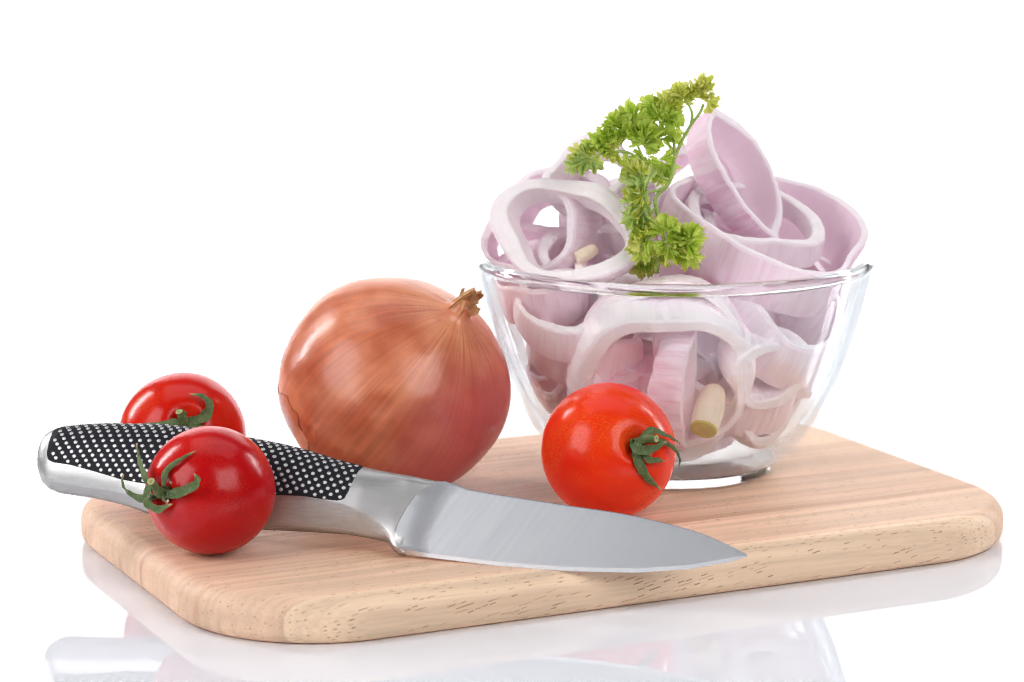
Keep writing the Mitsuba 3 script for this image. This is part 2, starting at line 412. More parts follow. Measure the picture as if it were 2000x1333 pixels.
def blade_tone(p, n, uv):
    q = (p.x - KO[0]) * KS[0] + (p.y - KO[1]) * KS[1]
    h = (p.z - KO[2]) / KT[2]
    a, b = q * .86 - h * .51, q * .51 + h * .86
    t = .93 + .05 * (noise(a * 1500, b * 45, 1.) - .5) + .07 * (noise(a * 3400, b * 90, 4.) - .5)
    t = t + .10 * smoothstep(.62, .9, noise(a * 620, 0, 7.)) * smoothstep(.016, .004, q)
    return mi.Color3f(.50, .51, .54) * t


scene['steel_blade'] = {'type': 'bumpmap', 'arbitrary': proc(brushed, 4e-5), 'scale': 1.0,
                        'bsdf': {'type': 'roughconductor', 'material': 'none', 'specular_reflectance': proc(blade_tone), 'distribution': 'ggx', 'alpha': .24}}
scene['steel_edge'] = {'type': 'roughconductor', 'material': 'none', 'specular_reflectance': rgb(.85, .85, .88), 'distribution': 'ggx', 'alpha': .3}
v, f = outward(*loft(knife_loops(S, Tt, Wh), caps=True))
scene['kitchen_knife__handle'] = mikit.ply((v, f), 'steel_handle', smooth=24)

# blade: a flat ground wedge behind a scooped transition, with a narrow sharpened edge of its own
ub = np.concatenate([np.linspace(0, .10, 26), .10 + .90 * np.sin(np.linspace(0, math.pi / 2, 80))[1:]])
STIP = 101.0
vb = np.concatenate([np.linspace(0, .96, 32), [.98, .992, 1]])
tline = T0 + 1.1 + vb * (T1 - T0 - 1.1)
s0 = line_s((tline - T0) / (T1 - T0)) - .12
Sb = s0[None] + ub[:, None] * (STIP - s0[None])
lo, hi = k_bot(Sb), np.maximum(k_top(Sb), k_bot(Sb) + .02)
bev = np.minimum(1.15, .30 * (hi - lo))
Tb = lo + bev + vb[None] * (hi - lo - bev)
spine = np.interp(Sb, [-3, 60, 101], [.95, .8, .25])
flat = (.30 + (spine - .30) * ((Tb - lo) / np.maximum(hi - lo, .05))) * np.where(vb > .985, 1 - (vb - .985) * 10, 1)
d = np.maximum(Sb - s0[None], 0)
start = handle_w(np.broadcast_to(s0, Sb.shape), np.broadcast_to(np.clip(vb, .06, .985), Sb.shape)) - .10
scoop = np.clip(1 - d / 11.0, 0, 1) ** 2.2
Wb = flat + np.maximum(start - flat, 0) * scoop
v, f = outward(*loft(knife_loops(Sb, Tb, Wb), caps=True))
scene['kitchen_knife__blade'] = mikit.ply((v, f), 'steel_blade', smooth=24)
# the sharpened edge, butted under the flat of the blade
ve = np.array([0, .5, 1.0])
se0 = line_s(ve * 1.1 / (T1 - T0)) - .10
Se = se0[None] + ub[:, None] * (STIP - se0[None])
Te = k_bot(Se) + ve[None] * (np.minimum(1.15, .30 * (np.maximum(k_top(Se), k_bot(Se) + .02) - k_bot(Se))) + .02)
We = .02 + ve[None] * np.maximum(Wb[:, :1] - .02, .01)
v, f = outward(*loft(knife_loops(Se, Te, We), caps=True))
scene['kitchen_knife__blade__sharp_edge'] = mikit.ply((v, f), 'steel_edge', smooth=20)
labels['kitchen_knife__blade__sharp_edge'] = {'label': 'bright sharpened edge along the blade'}
labels['kitchen_knife'] = {'label': 'steel kitchen knife with a dotted black grip, lying along the front of the board', 'category': 'knife'}

# black grip panel with steel dots, on the front of the handle
PANEL = [(-116.62, 30.94), (-116.5, 26.98), (-116.26, 22.62), (-115.49, 20.88), (-113.68, 19.97), (-106.13, 19.5), (-97.81, 17.95), (-89.6, 16.25), (-84.22, 15.58), (-64.19, 14.16), (-41.94, 14.61), (-31.21, 15.04), (-25.36, 14.57), (-20.17, 14.56), (-18.57, 15.36), (-17.77, 17.46), (-17.07, 20.56), (-16.27, 24.16), (-15.77, 25.56)]


def panel_bottom(s):
    x, y = np.array(PANEL).T
    return np.interp(s, x, y)


def handle_surface(s, t, lift):
    """A point on the front of the handle at knife coordinates (s, t), lifted along the local normal (all mm)."""
    def w(s, t):
        v = np.clip((t - k_bot(s)) / np.maximum(k_top(s) - k_bot(s), .01), 0, 1)
        return handle_w(s, v) + .03
    e = .05
    gs = (w(s + e, t) - w(s - e, t)) / (2 * e)
    gt = (w(s, t + e) - w(s, t - e)) / (2 * e)
    gt = np.clip(gt, -6, 6)
    gs = np.clip(gs, -3, 3)
    n = np.stack([-gs, -gt, np.ones_like(gs)], -1)
    n /= np.linalg.norm(n, axis=-1, keepdims=True)
    return knife_point(s, t, w(s, t)) + 1e-3 * lift * (n[..., :1] * KS + n[..., 1:2] * KT + n[..., 2:] * KN), n


PANEL = [(PANEL[0][0] + 1.4, PANEL[0][1])] + [(a + (1.4 if a < -110 else 0), b) for a, b in PANEL[1:]]
P0, P1 = PANEL[0][0], PANEL[-1][0]
ps = np.concatenate([P0 + 2.5 * (1 - np.cos(np.linspace(0, math.pi / 2, 10))), np.linspace(P0 + 2.5, P1 - 4, 110)[1:], np.linspace(P1 - 4, P1, 22)[1:]])
pq = np.linspace(0, 1, 30) ** .8
PS = np.broadcast_to(ps[:, None], (len(ps), len(pq)))
lo_p, hi_p = panel_bottom(ps), k_top(ps) - .22
lo_p = np.minimum(lo_p, hi_p - .05)
ang = np.sin(pq * math.pi / 2)
PT = lo_p[:, None] + ang[None] * (hi_p - lo_p)[:, None]
outer, _ = handle_surface(PS, PT, .16)
inner, _ = handle_surface(PS, PT, -.25)
no, mo = outer.shape[:2]
V = np.vstack([outer.reshape(-1, 3), inner.reshape(-1, 3)])
idx = np.arange(no * mo).reshape(no, mo)
quads = np.stack([idx[:-1, :-1], idx[1:, :-1], idx[1:, 1:], idx[:-1, 1:]], -1).reshape(-1, 4)
border = np.concatenate([idx[:, 0], idx[-1, 1:], idx[-2::-1, -1], idx[0, -2:0:-1]])
nb = np.roll(border, -1)
o = no * mo
quads = np.vstack([quads, quads[:, ::-1] + o, np.stack([border, border + o, nb + o, nb], 1)])
F = np.vstack([quads[:, [0, 1, 2]], quads[:, [0, 2, 3]]])
V, F = outward(V, F)
scene['grip_black'] = {'type': 'principled', 'base_color': rgb(.012, .012, .016), 'roughness': .5, 'specular': .12}
scene['kitchen_knife__grip'] = mikit.ply((V, F), 'grip_black', smooth=30)
labels['kitchen_knife__grip'] = {'label': 'black grip panel let into the steel handle'}
scene['dot_steel'] = {'type': 'roughconductor', 'material': 'none', 'specular_reflectance': rgb(.64, .64, .65), 'distribution': 'ggx', 'alpha': .25}
dots = []
dv, df = [], []
a = np.linspace(0, 2 * math.pi, 12, endpoint=False)
for i in range(-70, 60):
    for j in range(-4, 34):
        s = P0 + 2.2 + 2.95 * i + 1.17 * j
        if not P0 + 1.9 < s < P1 - .7:
            continue
        kb = panel_bottom(np.array([s]))[0]
        kt = k_top(np.array([s]))[0]
        mid = kb + (kt - kb) * .5
        arc = kt + 1.6 - 1.5 * j
        # distance along the surface becomes height: the upper rows crowd together where the handle turns away
        t = arc if arc < mid else mid + (kt - .25 - mid) * math.sin(min(1.0, (arc - mid) / (kt + 2.4 - mid)) * math.pi / 2)
        if t < kb + .40 or arc > kt + 2.4 or t > kt - .35:
            continue
        part = min(1, (t - kb) / 1.1)
        base, n = handle_surface(np.array([s]), np.array([t]), .16)
        n = n[0]
        nw = n[0] * KS + n[1] * KT + n[2] * KN
        e1 = unit(KS - nw * (KS @ nw))
        e2 = np.cross(nw, e1)
        R = .58e-3 * (.70 + .30 * part)
        o = len(dv)
        for rad, up in ((1.05, -.05), (1, .06), (.75, .12)):
            for q in a:
                dv.append(base[0] + R * rad * (np.cos(q) * e1 * 1.06 + np.sin(q) * e2 * .95) + nw * up * 1e-3)
        dv.append(base[0] + nw * .135e-3)
        m = 12
        for r_ in (0, 1):
            for q in range(m):
                q2 = (q + 1) % m
                df += [(o + r_ * m + q, o + r_ * m + q2, o + (r_ + 1) * m + q2), (o + r_ * m + q, o + (r_ + 1) * m + q2, o + (r_ + 1) * m + q)]
        for q in range(m):
            df.append((o + 2 * m + q, o + 2 * m + (q + 1) % m, o + 3 * m))
scene['kitchen_knife__grip__dots'] = mikit.ply((np.array(dv), np.array(df)), 'dot_steel', smooth=True)
labels['kitchen_knife__grip__dots'] = {'label': 'rows of small round steel dots on the black grip', 'kind': 'stuff'}

# ------------------------------------------------------------------ whole onion
OC, OR = np.array([-0.0466, 0.0088, 0.0466]), 0.0360
OA = unit((0.54, -0.38, 0.73))
O1 = unit(np.cross(OA, (0, 1, 0)))
O2 = np.cross(OA, O1)


def onion_fn(dark, pale, plum, gold, seed, streaky):
    def fn(p, n, uv):
        th = uv.x * 6.28318
        cx, cy = dr.cos(th), dr.sin(th)
        v = uv.y
        w = fbm(cx * 2.2 + seed, cy * 2.2, v * 2.4, octaves=4)
        w2 = fbm(p.x * 70 + seed, p.y * 70, p.z * 70, octaves=4)
        a = mix(mi.Color3f(*dark), mi.Color3f(*pale), smoothstep(.33, .70, .45 * w + .55 * w2))
        wob = .25 * fbm(v * 3, cx * 2, cy * 2)
        line = fbm(cx * 34 + wob, cy * 34, v * 2.2 + seed, octaves=4)
        a = a * (.91 + .16 * smoothstep(.2, .8, line))
        a = a * (.88 + .22 * fbm(cx * 60 + wob, cy * 60, v * 5, octaves=2))
        vein = smoothstep(.70, .86, noise(uv.x * 150 + wob * 3, seed, v * 1.5)) * smoothstep(.42, .10, v) * smoothstep(.35, .6, fbm(cx * 4, cy * 4, v * 3))
        a = mix(a, mi.Color3f(*gold), .6 * vein * streaky + .22 * smoothstep(.26, .10, v) * smoothstep(.35, .6, line))
        a = mix(a, mi.Color3f(*plum), .75 * smoothstep(.4, .95, cx * dr.cos(2.7) + cy * dr.sin(2.7)) * smoothstep(.1, .35, v))
        fine = noise(cx * 130 + wob * 3, cy * 130, v * 2.5 + seed)
        a = a * (1 + .09 * smoothstep(.62, .9, fine) - .08 * smoothstep(.4, .1, fine))
        sp = noise(p.x * 2300, p.y * 2300, p.z * 2300)
        a = a * (1 - .35 * smoothstep(.86, .97, sp) * smoothstep(.45, .65, fbm(p.x * 130, p.y * 130, p.z * 130)))
        return a
    return fn


def onion_bump(p, n, uv):
    th = uv.x * 6.28318
    return .000035 * fbm(dr.cos(th) * 30, dr.sin(th) * 20, uv.y * 1.6, octaves=4) + .0007 * fbm(p.x * 60, p.y * 60, p.z * 60) + .00003 * noise(p.x * 1500, p.y * 1500, p.z * 1500)


scene['onion_skin'] = {'type': 'bumpmap', 'arbitrary': proc(onion_bump, 2e-4), 'scale': 1.0,
                       'bsdf': {'type': 'principled', 'base_color': proc(onion_fn((.44, .092, .040), (.70, .255, .135), (.46, .085, .10), (.84, .45, .22), 1.0, .45)), 'roughness': .27, 'specular': .45, 'clearcoat': .20, 'clearcoat_gloss': .8}}
scene['onion_paper'] = {'type': 'bumpmap', 'arbitrary': proc(onion_bump, 2e-4), 'scale': 1.3,
                        'bsdf': {'type': 'twosided', 'nested': {'type': 'principled', 'base_color': proc(onion_fn((.40, .085, .036), (.62, .20, .10), (.44, .09, .08), (.78, .38, .18), 5.0, .5)), 'roughness': .22, 'specular': .5, 'clearcoat': .4}}}
# profile: from the neck (0) to the root (1)
OP = np.array([(0, 1.12), (.07, 1.115), (.08, 1.06), (.105, 1.005), (.17, .965), (.29, .92), (.44, .85), (.61, .745), (.78, .59), (.91, .40), (.985, .18), (1.0, -.04), (.98, -.26), (.91, -.46), (.78, -.64), (.61, -.77), (.40, -.85), (.20, -.89), (.08, -.90), (0, -.89)])


def onion_rows(profile, lift=0.0, nu=200, lo=0.0, hi=1.0, n=130, span=None):
    C = spline(profile, 400)
    d = np.concatenate([[0], np.cumsum(np.linalg.norm(np.diff(C, axis=0), axis=1))])
    d /= d[-1]
    th = np.linspace(0, 2 * math.pi, nu + 1)
    rows, uvs = [], []
    for v in np.linspace(lo, hi, n):
        rr, hh = np.interp(v, d, C[:, 0]), np.interp(v, d, C[:, 1])
        rr = max(rr, 0) * (1 + .012 * np.cos(3 * th + 1) + .010 * np.cos(7 * th + 4 * v) + (.022 * np.cos(9 * th) + .02 * np.cos(5 * th + 1) + .015 * np.cos(14 * th + 2)) * math.exp(-((v - .07) / .05) ** 2))
        q = (OR + lift) * (rr[:, None] * (np.cos(th)[:, None] * O1 + np.sin(th)[:, None] * O2) + hh * OA)
        rows.append(OC + q * np.array([1.02, 1.0, .985]))
        uvs.append(np.stack([th / (2 * math.pi), 0 * th + v], 1))
    return np.array(rows), np.array(uvs)


rows, uvs = onion_rows(OP)
V, F = loft(rows, close_u=False)
if trimesh.Trimesh(V, F, process=False).volume < 0:
    F = F[:, ::-1]
# a puckered spot and a few shallow dents in the dry skin
for spot, size, deep in (((-.70, -.66, -.28), .0042, .00055), ((.30, -.90, -.15), .010, .00035), ((-.25, -.62, .74), .012, .00040), ((-.45, -.80, -.42), .0035, .0004)):
    away = np.linalg.norm(V - (OC + OR * unit(spot)), axis=1) / size
    V -= unit(spot) * (deep * np.exp(-away ** 2) * np.cos(away * 4.0))[:, None]
V[:, 2] = np.maximum(V[:, 2], BT + .0002)
scene['whole_onion__bulb'] = mikit.ply((V, F), 'onion_skin', smooth=True, uv=uvs.reshape(-1, 2))
labels['whole_onion'] = {'label': 'whole unpeeled copper brown onion lying on the board between the tomatoes', 'category': 'onion'}
# a loose outer skin with a torn edge, just off the bulb
TEAR = math.atan2(*(np.array([O2, O1]) @ np.array([-.95, -.1, .3])))
rows, uvs = onion_rows(OP, lift=.00022, lo=.30, hi=.93, n=90)
keep = np.zeros(rows.shape[:2], bool)
th = np.linspace(0, 2 * math.pi, rows.shape[1])
for j, v in enumerate(np.linspace(.30, .93, 90)):
    edge = .77 - .14 * np.cos(th - TEAR) + .04 * np.sin(5 * th) + .03 * (meshkit.noise(np.stack([np.cos(th) * 9, np.sin(th) * 9, 0 * th], 1), 4) - .5) * 2
    keep[j] = v > edge
V, F = loft(rows, close_u=False)
kf = keep.reshape(-1)[F].all(1)
F = F[kf]
used, inv = np.unique(F, return_inverse=True)
V2, F2, U2 = V[used], inv.reshape(-1, 3), uvs.reshape(-1, 2)[used]
V2[:, 2] = np.maximum(V2[:, 2], BT + .0001)
scene['whole_onion__outer_skin'] = mikit.ply((V2, F2), 'onion_paper', smooth=True, uv=U2)
labels['whole_onion__outer_skin'] = {'label': 'loose papery outer skin with a torn edge'}
# dry neck: a tuft of broken papery strands
scene['dry_straw'] = {'type': 'twosided', 'nested': {'type': 'principled', 'base_color': proc(lambda p, n, uv: mix((.36, .16, .065), (.66, .40, .20), fbm(p.x * 500, p.y * 500, p.z * 500))), 'roughness': .7, 'specular': .2}}
tip = OC + (OR * 1.09 * OA) * np.array([1.02, 1, .985])
for i in range(10):
    a = 2 * math.pi * i / 10 + rng.uniform(-.2, .2)
    side = math.cos(a) * O1 + math.sin(a) * O2
    L = rng.uniform(.0035, .0075)
    bend = unit((.75, -.1, .28)) * L * rng.uniform(.2, .6)
    p0 = tip - OA * .0035 + side * .0026
    Q = spline([p0, p0 + OA * .003 - side * .0004, p0 + OA * L * .75 + side * rng.uniform(-.001, .0016) + bend * .4, p0 + OA * L + side * rng.uniform(-.0016, .0028) + bend], 12)
    tt = np.linspace(0, 1, 12)
    wd = .0014 * rng.uniform(.6, 1.3) * np.interp(tt, [0, .4, .8, 1], [1.1, 1, .9, .55])
    V, F = blade_strip(Q, wd, side + .3 * OA, .0003, fold=.5, m=5)
    V = V + (meshkit.noise(V * 1100, i)[:, None] - .5) * .0007
    scene['whole_onion__dry_strand' + (f'_{i:03d}' if i else '')] = mikit.ply((V, F), 'dry_straw', smooth=40)

# ------------------------------------------------------------------ glass bowl
BC = np.array([0.0428, 0.0387, BT + .0002])
scene['bowl_glass'] = {'type': 'dielectric', 'int_ior': 1.5, 'specular_transmittance': rgb(.985, .993, .993)}
OUT = [(0, .9), (26.5, .9), (28.5, 0.1), (31.5, 0.1), (33.0, .8), (33.6, 2.2), (34.2, 3.6), (36.2, 5.0), (39.6, 7.6), (44.4, 13.2), (50.0, 22.0), (54.6, 31.0), (58.2, 41.0), (61.2, 51.0), (63.6, 61.0), (65.2, 68.0)]
RIM = [(64.15 + 1.55 * math.cos(a), 71.0 + 1.55 * math.sin(a)) for a in np.linspace(-.1, math.pi + .1, 14)]
INN = [(62.3, 68.5), (61.5, 65.0), (60.0, 60.0), (57.6, 51.0), (54.4, 41.0), (50.6, 31.0), (45.6, 22.0), (39.0, 13.6), (32.0, 8.4), (20.0, 5.6), (8.0, 4.8), (0, 4.7)]
th = np.linspace(0, 2 * math.pi, 160, endpoint=False)
scene['bowl_pane'] = {'type': 'thindielectric', 'int_ior': 1.5, 'specular_transmittance': rgb(.998, 1.0, 1.0)}


def lathe(prof, caps=False):
    rows = [np.stack([BC[0] + 1e-3 * r * np.cos(th), BC[1] + 1e-3 * r * np.sin(th), BC[2] + 1e-3 * z + 0 * th], 1) for r, z in prof]
    return loft(rows, caps=caps)


# the clear wall: an outer and an inner skin of glass between a solid rolled rim and a solid foot
CO, CI = spline(np.array(OUT), 160), spline(np.array(INN), 160)
wo = CO[(CO[:, 1] > 4.15) & (CO[:, 0] > 33)]
wi = CI[(CI[:, 1] > 4.82)]
scene['glass_tint'] = {'type': 'homogeneous', 'albedo': 0.0, 'sigma_t': {'type': 'rgb', 'value': [.92, .80, .75]}, 'scale': 10.0}
scene['glass_bowl__wall'] = mikit.ply(outward(*lathe(np.vstack([wo, wi, wo[:1]]))), 'bowl_pane', smooth=50, interior={'type': 'ref', 'id': 'glass_tint'})
ra = np.linspace(0, 2 * math.pi, 22)
scene['glass_bowl__rim'] = mikit.ply(outward(*lathe([(63.7 + 1.95 * math.cos(a), 70.0 + 1.95 * math.sin(a)) for a in ra])), 'bowl_glass', smooth=True)
foot = CO[(CO[:, 1] <= 3.7) & (CO[:, 0] > .5)].tolist() + [(34.0, 3.95), (33.4, 4.05), (8, 4.05)]
scene['glass_bowl__foot'] = mikit.ply(outward(*lathe(foot, caps=True)), 'bowl_glass', smooth=50)
labels['glass_bowl'] = {'label': 'clear glass bowl filled with sliced onion rings on the right side of the board', 'category': 'bowl'}

# ------------------------------------------------------------------ sliced onion rings
RINGS = [
    ((0.0079, 0.0187, 0.0938), 20.5,15.5,13,4.9,-14,20,6,-8,1,1, 'squarish thick white onion ring facing the viewer above the left bowl rim'),
    ((-0.0015, 0.0337, 0.0926), 17.5,15.0,14,2.8,-24,12,0,20,2,0, 'pinkish onion ring just behind the squarish white ring, its edge showing farthest left'),
    ((0.0174, 0.0407, 0.1084), 14.5,11.0,14,3.8,-30,24,0,5,3,1, 'whitish curled onion ring behind the parsley, topmost on the left side'),
    ((0.0168, 0.0327, 0.0813), 18,12,11,3.6,12,50,0,-10,4,1, 'pale onion ring seen through the hole of the squarish white ring'),
    ((0.0718, 0.0367, 0.0884), 33.5,30.0,20,2.8,0,73,17,0,5,0, 'widest onion ring of the heap, lilac and tilted down to the right rim'),
    ((0.0681, 0.0407, 0.0941), 21,19,8,3.6,0,66,15,10,6,1, 'thick white onion ring lying inside the widest lilac ring'),
    ((0.0628, 0.0447, 0.1079), 22.5,11.0,12.5,2.6,52,12,-17,88,7,0, 'lilac onion ring standing upright at the top right, highest slice of the heap'),
    ((0.0497, 0.0627, 0.0999), 17,15,16,3.2,-30,16,0,30,8,0, 'onion ring at the back between the parsley and the highest slice'),
    ((0.0394, 0.0097, 0.055), 26.0,26.0,12,3.0,-4,-10,0,0,9,0, 'purple-tinged onion ring whose top edge peeps over the front rim below the parsley'),
    ((0.0369, 0.0097, 0.0467), 27,29.5,10,5.0,4,-24,0,0,10,2, 'large arched onion ring with a fluted white band behind the front glass'),
    ((0.041, 0.0077, 0.0483), 18.5,8,12,2.4,78,0,4,90,11,0, 'pink strip-like onion ring standing edge on inside the large arched ring'),
    ((0.0053, 0.0167, 0.0687), 15.5,15.0,11,3.7,-10,58,8,0,12,1, 'oval onion ring tilted behind the glass at the upper left of the bowl'),
    ((0.0705, 0.0147, 0.0524), 12.0,11.5,15,4.0,24,-16,4,0,13,2, 'short fluted white onion ring at the glass, right of the large arched ring'),
    ((0.0763, 0.0267, 0.0679), 23,22,19,3.0,10,52,24,0,14,0, 'broad smooth lilac onion ring hanging below the right rim inside the bowl'),
    ((0.07, 0.0287, 0.0372), 13,12,13,3.4,30,20,20,30,15,0, 'pale pink onion ring low at the right, under the short fluted ring'),
    ((0.0073, 0.0327, 0.0509), 14,13,14,3.2,-46,8,0,30,16,0, 'onion ring low at the left of the bowl, under the oval tilted ring'),
    ((0.0191, 0.0347, 0.0372), 12,11,13,3.2,-30,20,0,40,17,0, 'lowest onion ring at the left of the bowl, half hidden by the tomato'),
    ((0.0334, 0.0237, 0.0357), 17,16,12,3.2,0,-16,0,0,18,0, 'smaller pink onion ring nested behind the large arched ring'),
    ((0.0384, 0.0487, 0.0839), 19,14,16,3.4,-10,60,-10,0,19,0, 'onion ring buried behind the lower part of the parsley'),
    ((0.0418, 0.0607, 0.056), 36,19,22,3.2,0,80,-3,0,20,0, 'wide onion ring buried at the back of the bowl, just below the rim'),
    ((0.0471, 0.0597, 0.0413), 33,19,22,3.2,0,82,4,0,21,0, 'wide onion ring buried at the back of the bowl at half its height'),
    ((0.0452, 0.0387, 0.0265), 17,13,10,3.2,0,78,0,0,22,0, 'onion ring lying flat on the bottom of the bowl'),
    ((0.0225, 0.0507, 0.0716), 24,18,18,3.0,-5,75,-10,0,23,0, 'onion ring buried behind the squarish white ring at rim level'),
    ((-0.0011, 0.0307, 0.0749), 16,15,15,3.0,0,68,-12,0,31,0, 'onion ring just under the left rim, below the squarish white ring'),
    ((0.0134, 0.0247, 0.0578), 17,14,16,3.0,-10,66,14,0,32,1, 'pale onion ring between the oval tilted ring and the large arched ring'),
    ((0.0881, 0.0427, 0.0695), 15,13,17,2.8,10,70,24,0,33,0, 'lilac onion ring tucked under the right rim of the bowl'),
    ((0.0256, 0.0487, 0.095), 17,13,15,3.2,-15,52,-12,0,34,1, 'pale onion ring behind the parsley, between the squarish white ring and the widest ring'),
    ((0.0068, 0.0507, 0.0964), 17,13,14,3.0,-20,50,-8,0,35,0, 'pinkish onion ring behind the top of the squarish white ring'),
    ((0.0345, 0.0307, 0.0436), 20,16,18,3.0,0,70,6,0,36,0, 'deep pink onion ring seen through the opening of the large arched ring'),
    ((0.0084, 0.0387, 0.042), 12,11,15,3.0,-8,74,-14,0,37,0, 'onion ring against the lower left wall of the bowl, left of the red tomato'),
    ((0.0812, 0.0407, 0.051), 17,14,16,3.0,8,72,18,0,38,1, 'pale onion ring behind the short fluted ring on the right'),
    ((0.0618, 0.0267, 0.0393), 16,14,16,3.2,6,70,8,0,39,0, 'onion ring behind the cream heart, low in the middle of the bowl'),
    ((0.0667, 0.0527, 0.0695), 26,18,18,3.0,5,76,10,0,24,0, 'onion ring buried below the thick white ring at rim level'),
]



def ring_fn(outer, streak, cut, inner):
    def fn(p, n, uv):
        k = dr.floor(uv.x + 1e-4)
        r = cell_rand(k, 3.)
        th = (uv.x - k) * 6.28318
        cx, cy = dr.cos(th), dr.sin(th)
        v = uv.y
        line = fbm(cx * 13 + k * 3, cy * 13, v * .8 + k, octaves=3)
        fine = noise(cx * 55, cy * 55 + k, v * 1.2)
        o = mix(mi.Color3f(*outer), mi.Color3f(*streak), smoothstep(.42, .70, line) * .70 + .30 * smoothstep(.4, .8, fine))
        o = mix(o, mi.Color3f(*cut), .45 * r + .15 * smoothstep(.5, .7, fbm(cx * 3 + k, cy * 3, k)))
        c = mix(mi.Color3f(*cut), mi.Color3f(*outer), smoothstep(1.32, 1.0, v) * .75 + smoothstep(3.68, 4.0, v) * .75)
        c = mix(c, mi.Color3f(*streak), .35 * smoothstep(.05, .0, dr.abs(v - 1.12)) + .22 * smoothstep(.05, .01, dr.abs(v - 1.45 - .1 * r)))
        c = c * (.965 + .07 * fbm(p.x * 420, p.y * 420, p.z * 420))
        i = mix(mi.Color3f(*inner), mi.Color3f(*outer), .35 * smoothstep(.45, .75, line) + .25 * r)
        a = dr.select(v < 1, o, dr.select(v < 2, c, dr.select(v < 3, i, c)))
        return a
    return fn


def ring_bump(p, n, uv):
    k = dr.floor(uv.x + 1e-4)
    th = (uv.x - k) * 6.28318
    side = dr.select((uv.y < 1) | ((uv.y > 2) & (uv.y < 3)), 1., .25)
    return side * (.00018 * fbm(dr.cos(th) * 22 + k, dr.sin(th) * 22, uv.y * .3, octaves=3)) + .00012 * fbm(p.x * 500, p.y * 500, p.z * 500)


RM = [((.92, .755, .85), (.81, .54, .69), (.95, .90, .92), (.95, .82, .885)),
      ((.93, .86, .90), (.87, .73, .80), (.96, .92, .93), (.95, .89, .91)),
      ((.95, .90, .93), (.90, .78, .85), (.96, .91, .93), (.93, .82, .88))]
for k, q in enumerate(RM):
    f = proc(ring_fn(*q))
    # thin slices let light through; the thick ones packed in the bowl are nearly opaque
    scene[f'onion_thin_{k}'] = {'type': 'bumpmap', 'arbitrary': proc(ring_bump, 1.5e-4), 'scale': 1.0,
                                'bsdf': {'type': 'principledthin', 'base_color': f, 'roughness': .30, 'diff_trans': .42, 'spec_trans': 0.0, 'eta': 1.4}}
    scene[f'onion_thick_{k}'] = {'type': 'bumpmap', 'arbitrary': proc(ring_bump, 1.5e-4), 'scale': 1.0,
                                 'bsdf': {'type': 'twosided', 'nested': {'type': 'principled', 'base_color': f, 'roughness': .35, 'specular': .4}}}


def ring_section(h, th):
    """Around the section from the outer face: (axial, radial, face coordinate)."""
    r = min(.3 * th, .9)
    out = []
    for x in np.linspace(-h / 2 + r, h / 2 - r, 9):
        out.append((x, th / 2, (x + h / 2) / h))
    for a in np.linspace(.35, 1.25, 3):
        out.append((h / 2 - r + r * math.sin(a), th / 2 - r + r * math.cos(a), 1 + .12 * a / 1.57))
    for x in np.linspace(th / 2 - r, -th / 2 + r, 4):
        out.append((h / 2, x, 1.12 + .76 * (th / 2 - x) / th))
    for a in np.linspace(.35, 1.25, 3):
        out.append((h / 2 - r + r * math.cos(a), -th / 2 + r - r * math.sin(a), 1.9 + .1 * a / 1.57))
    for x in np.linspace(h / 2 - r, -h / 2 + r, 9):
        out.append((x, -th / 2, 2 + (h / 2 - x) / h))
    for a in np.linspace(.35, 1.25, 3):
        out.append((-h / 2 + r - r * math.sin(a), -th / 2 + r - r * math.cos(a), 3 + .1 * a / 1.57))
    for x in np.linspace(-th / 2 + r, th / 2 - r, 4):
        out.append((-h / 2, x, 3.12 + .76 * (x + th / 2) / th))
    for a in np.linspace(.35, 1.25, 3):
        out.append((-h / 2 + r - r * math.cos(a), th / 2 - r + r * math.sin(a), 3.88 + .1 * a / 1.57))
    return np.array(out)


def rest_in_bowl(V):
    """The soft rings bend where they press against the inside of the bowl."""
    q = (V - BC) * 1e3
    q[:, 2] = np.where(q[:, 2] < 9, 5.4 + 3.6 * np.exp((q[:, 2] - 9) / 3.6), q[:, 2])
    o = np.argsort(CI[:, 1])
    L = np.where(q[:, 2] > 68, 61.8 + np.maximum(q[:, 2] - 68, 0) * 1.5, np.interp(q[:, 2], CI[o, 1], CI[o, 0])) - .7
    r = np.hypot(q[:, 0], q[:, 1])
    k = .80 * L
    w = L - k
    rn = np.where(r > k, k + w * np.tanh((r - k) / w), r)
    q[:, :2] *= (rn / np.maximum(r, 1e-6))[:, None]
    return BC + q * 1e-3


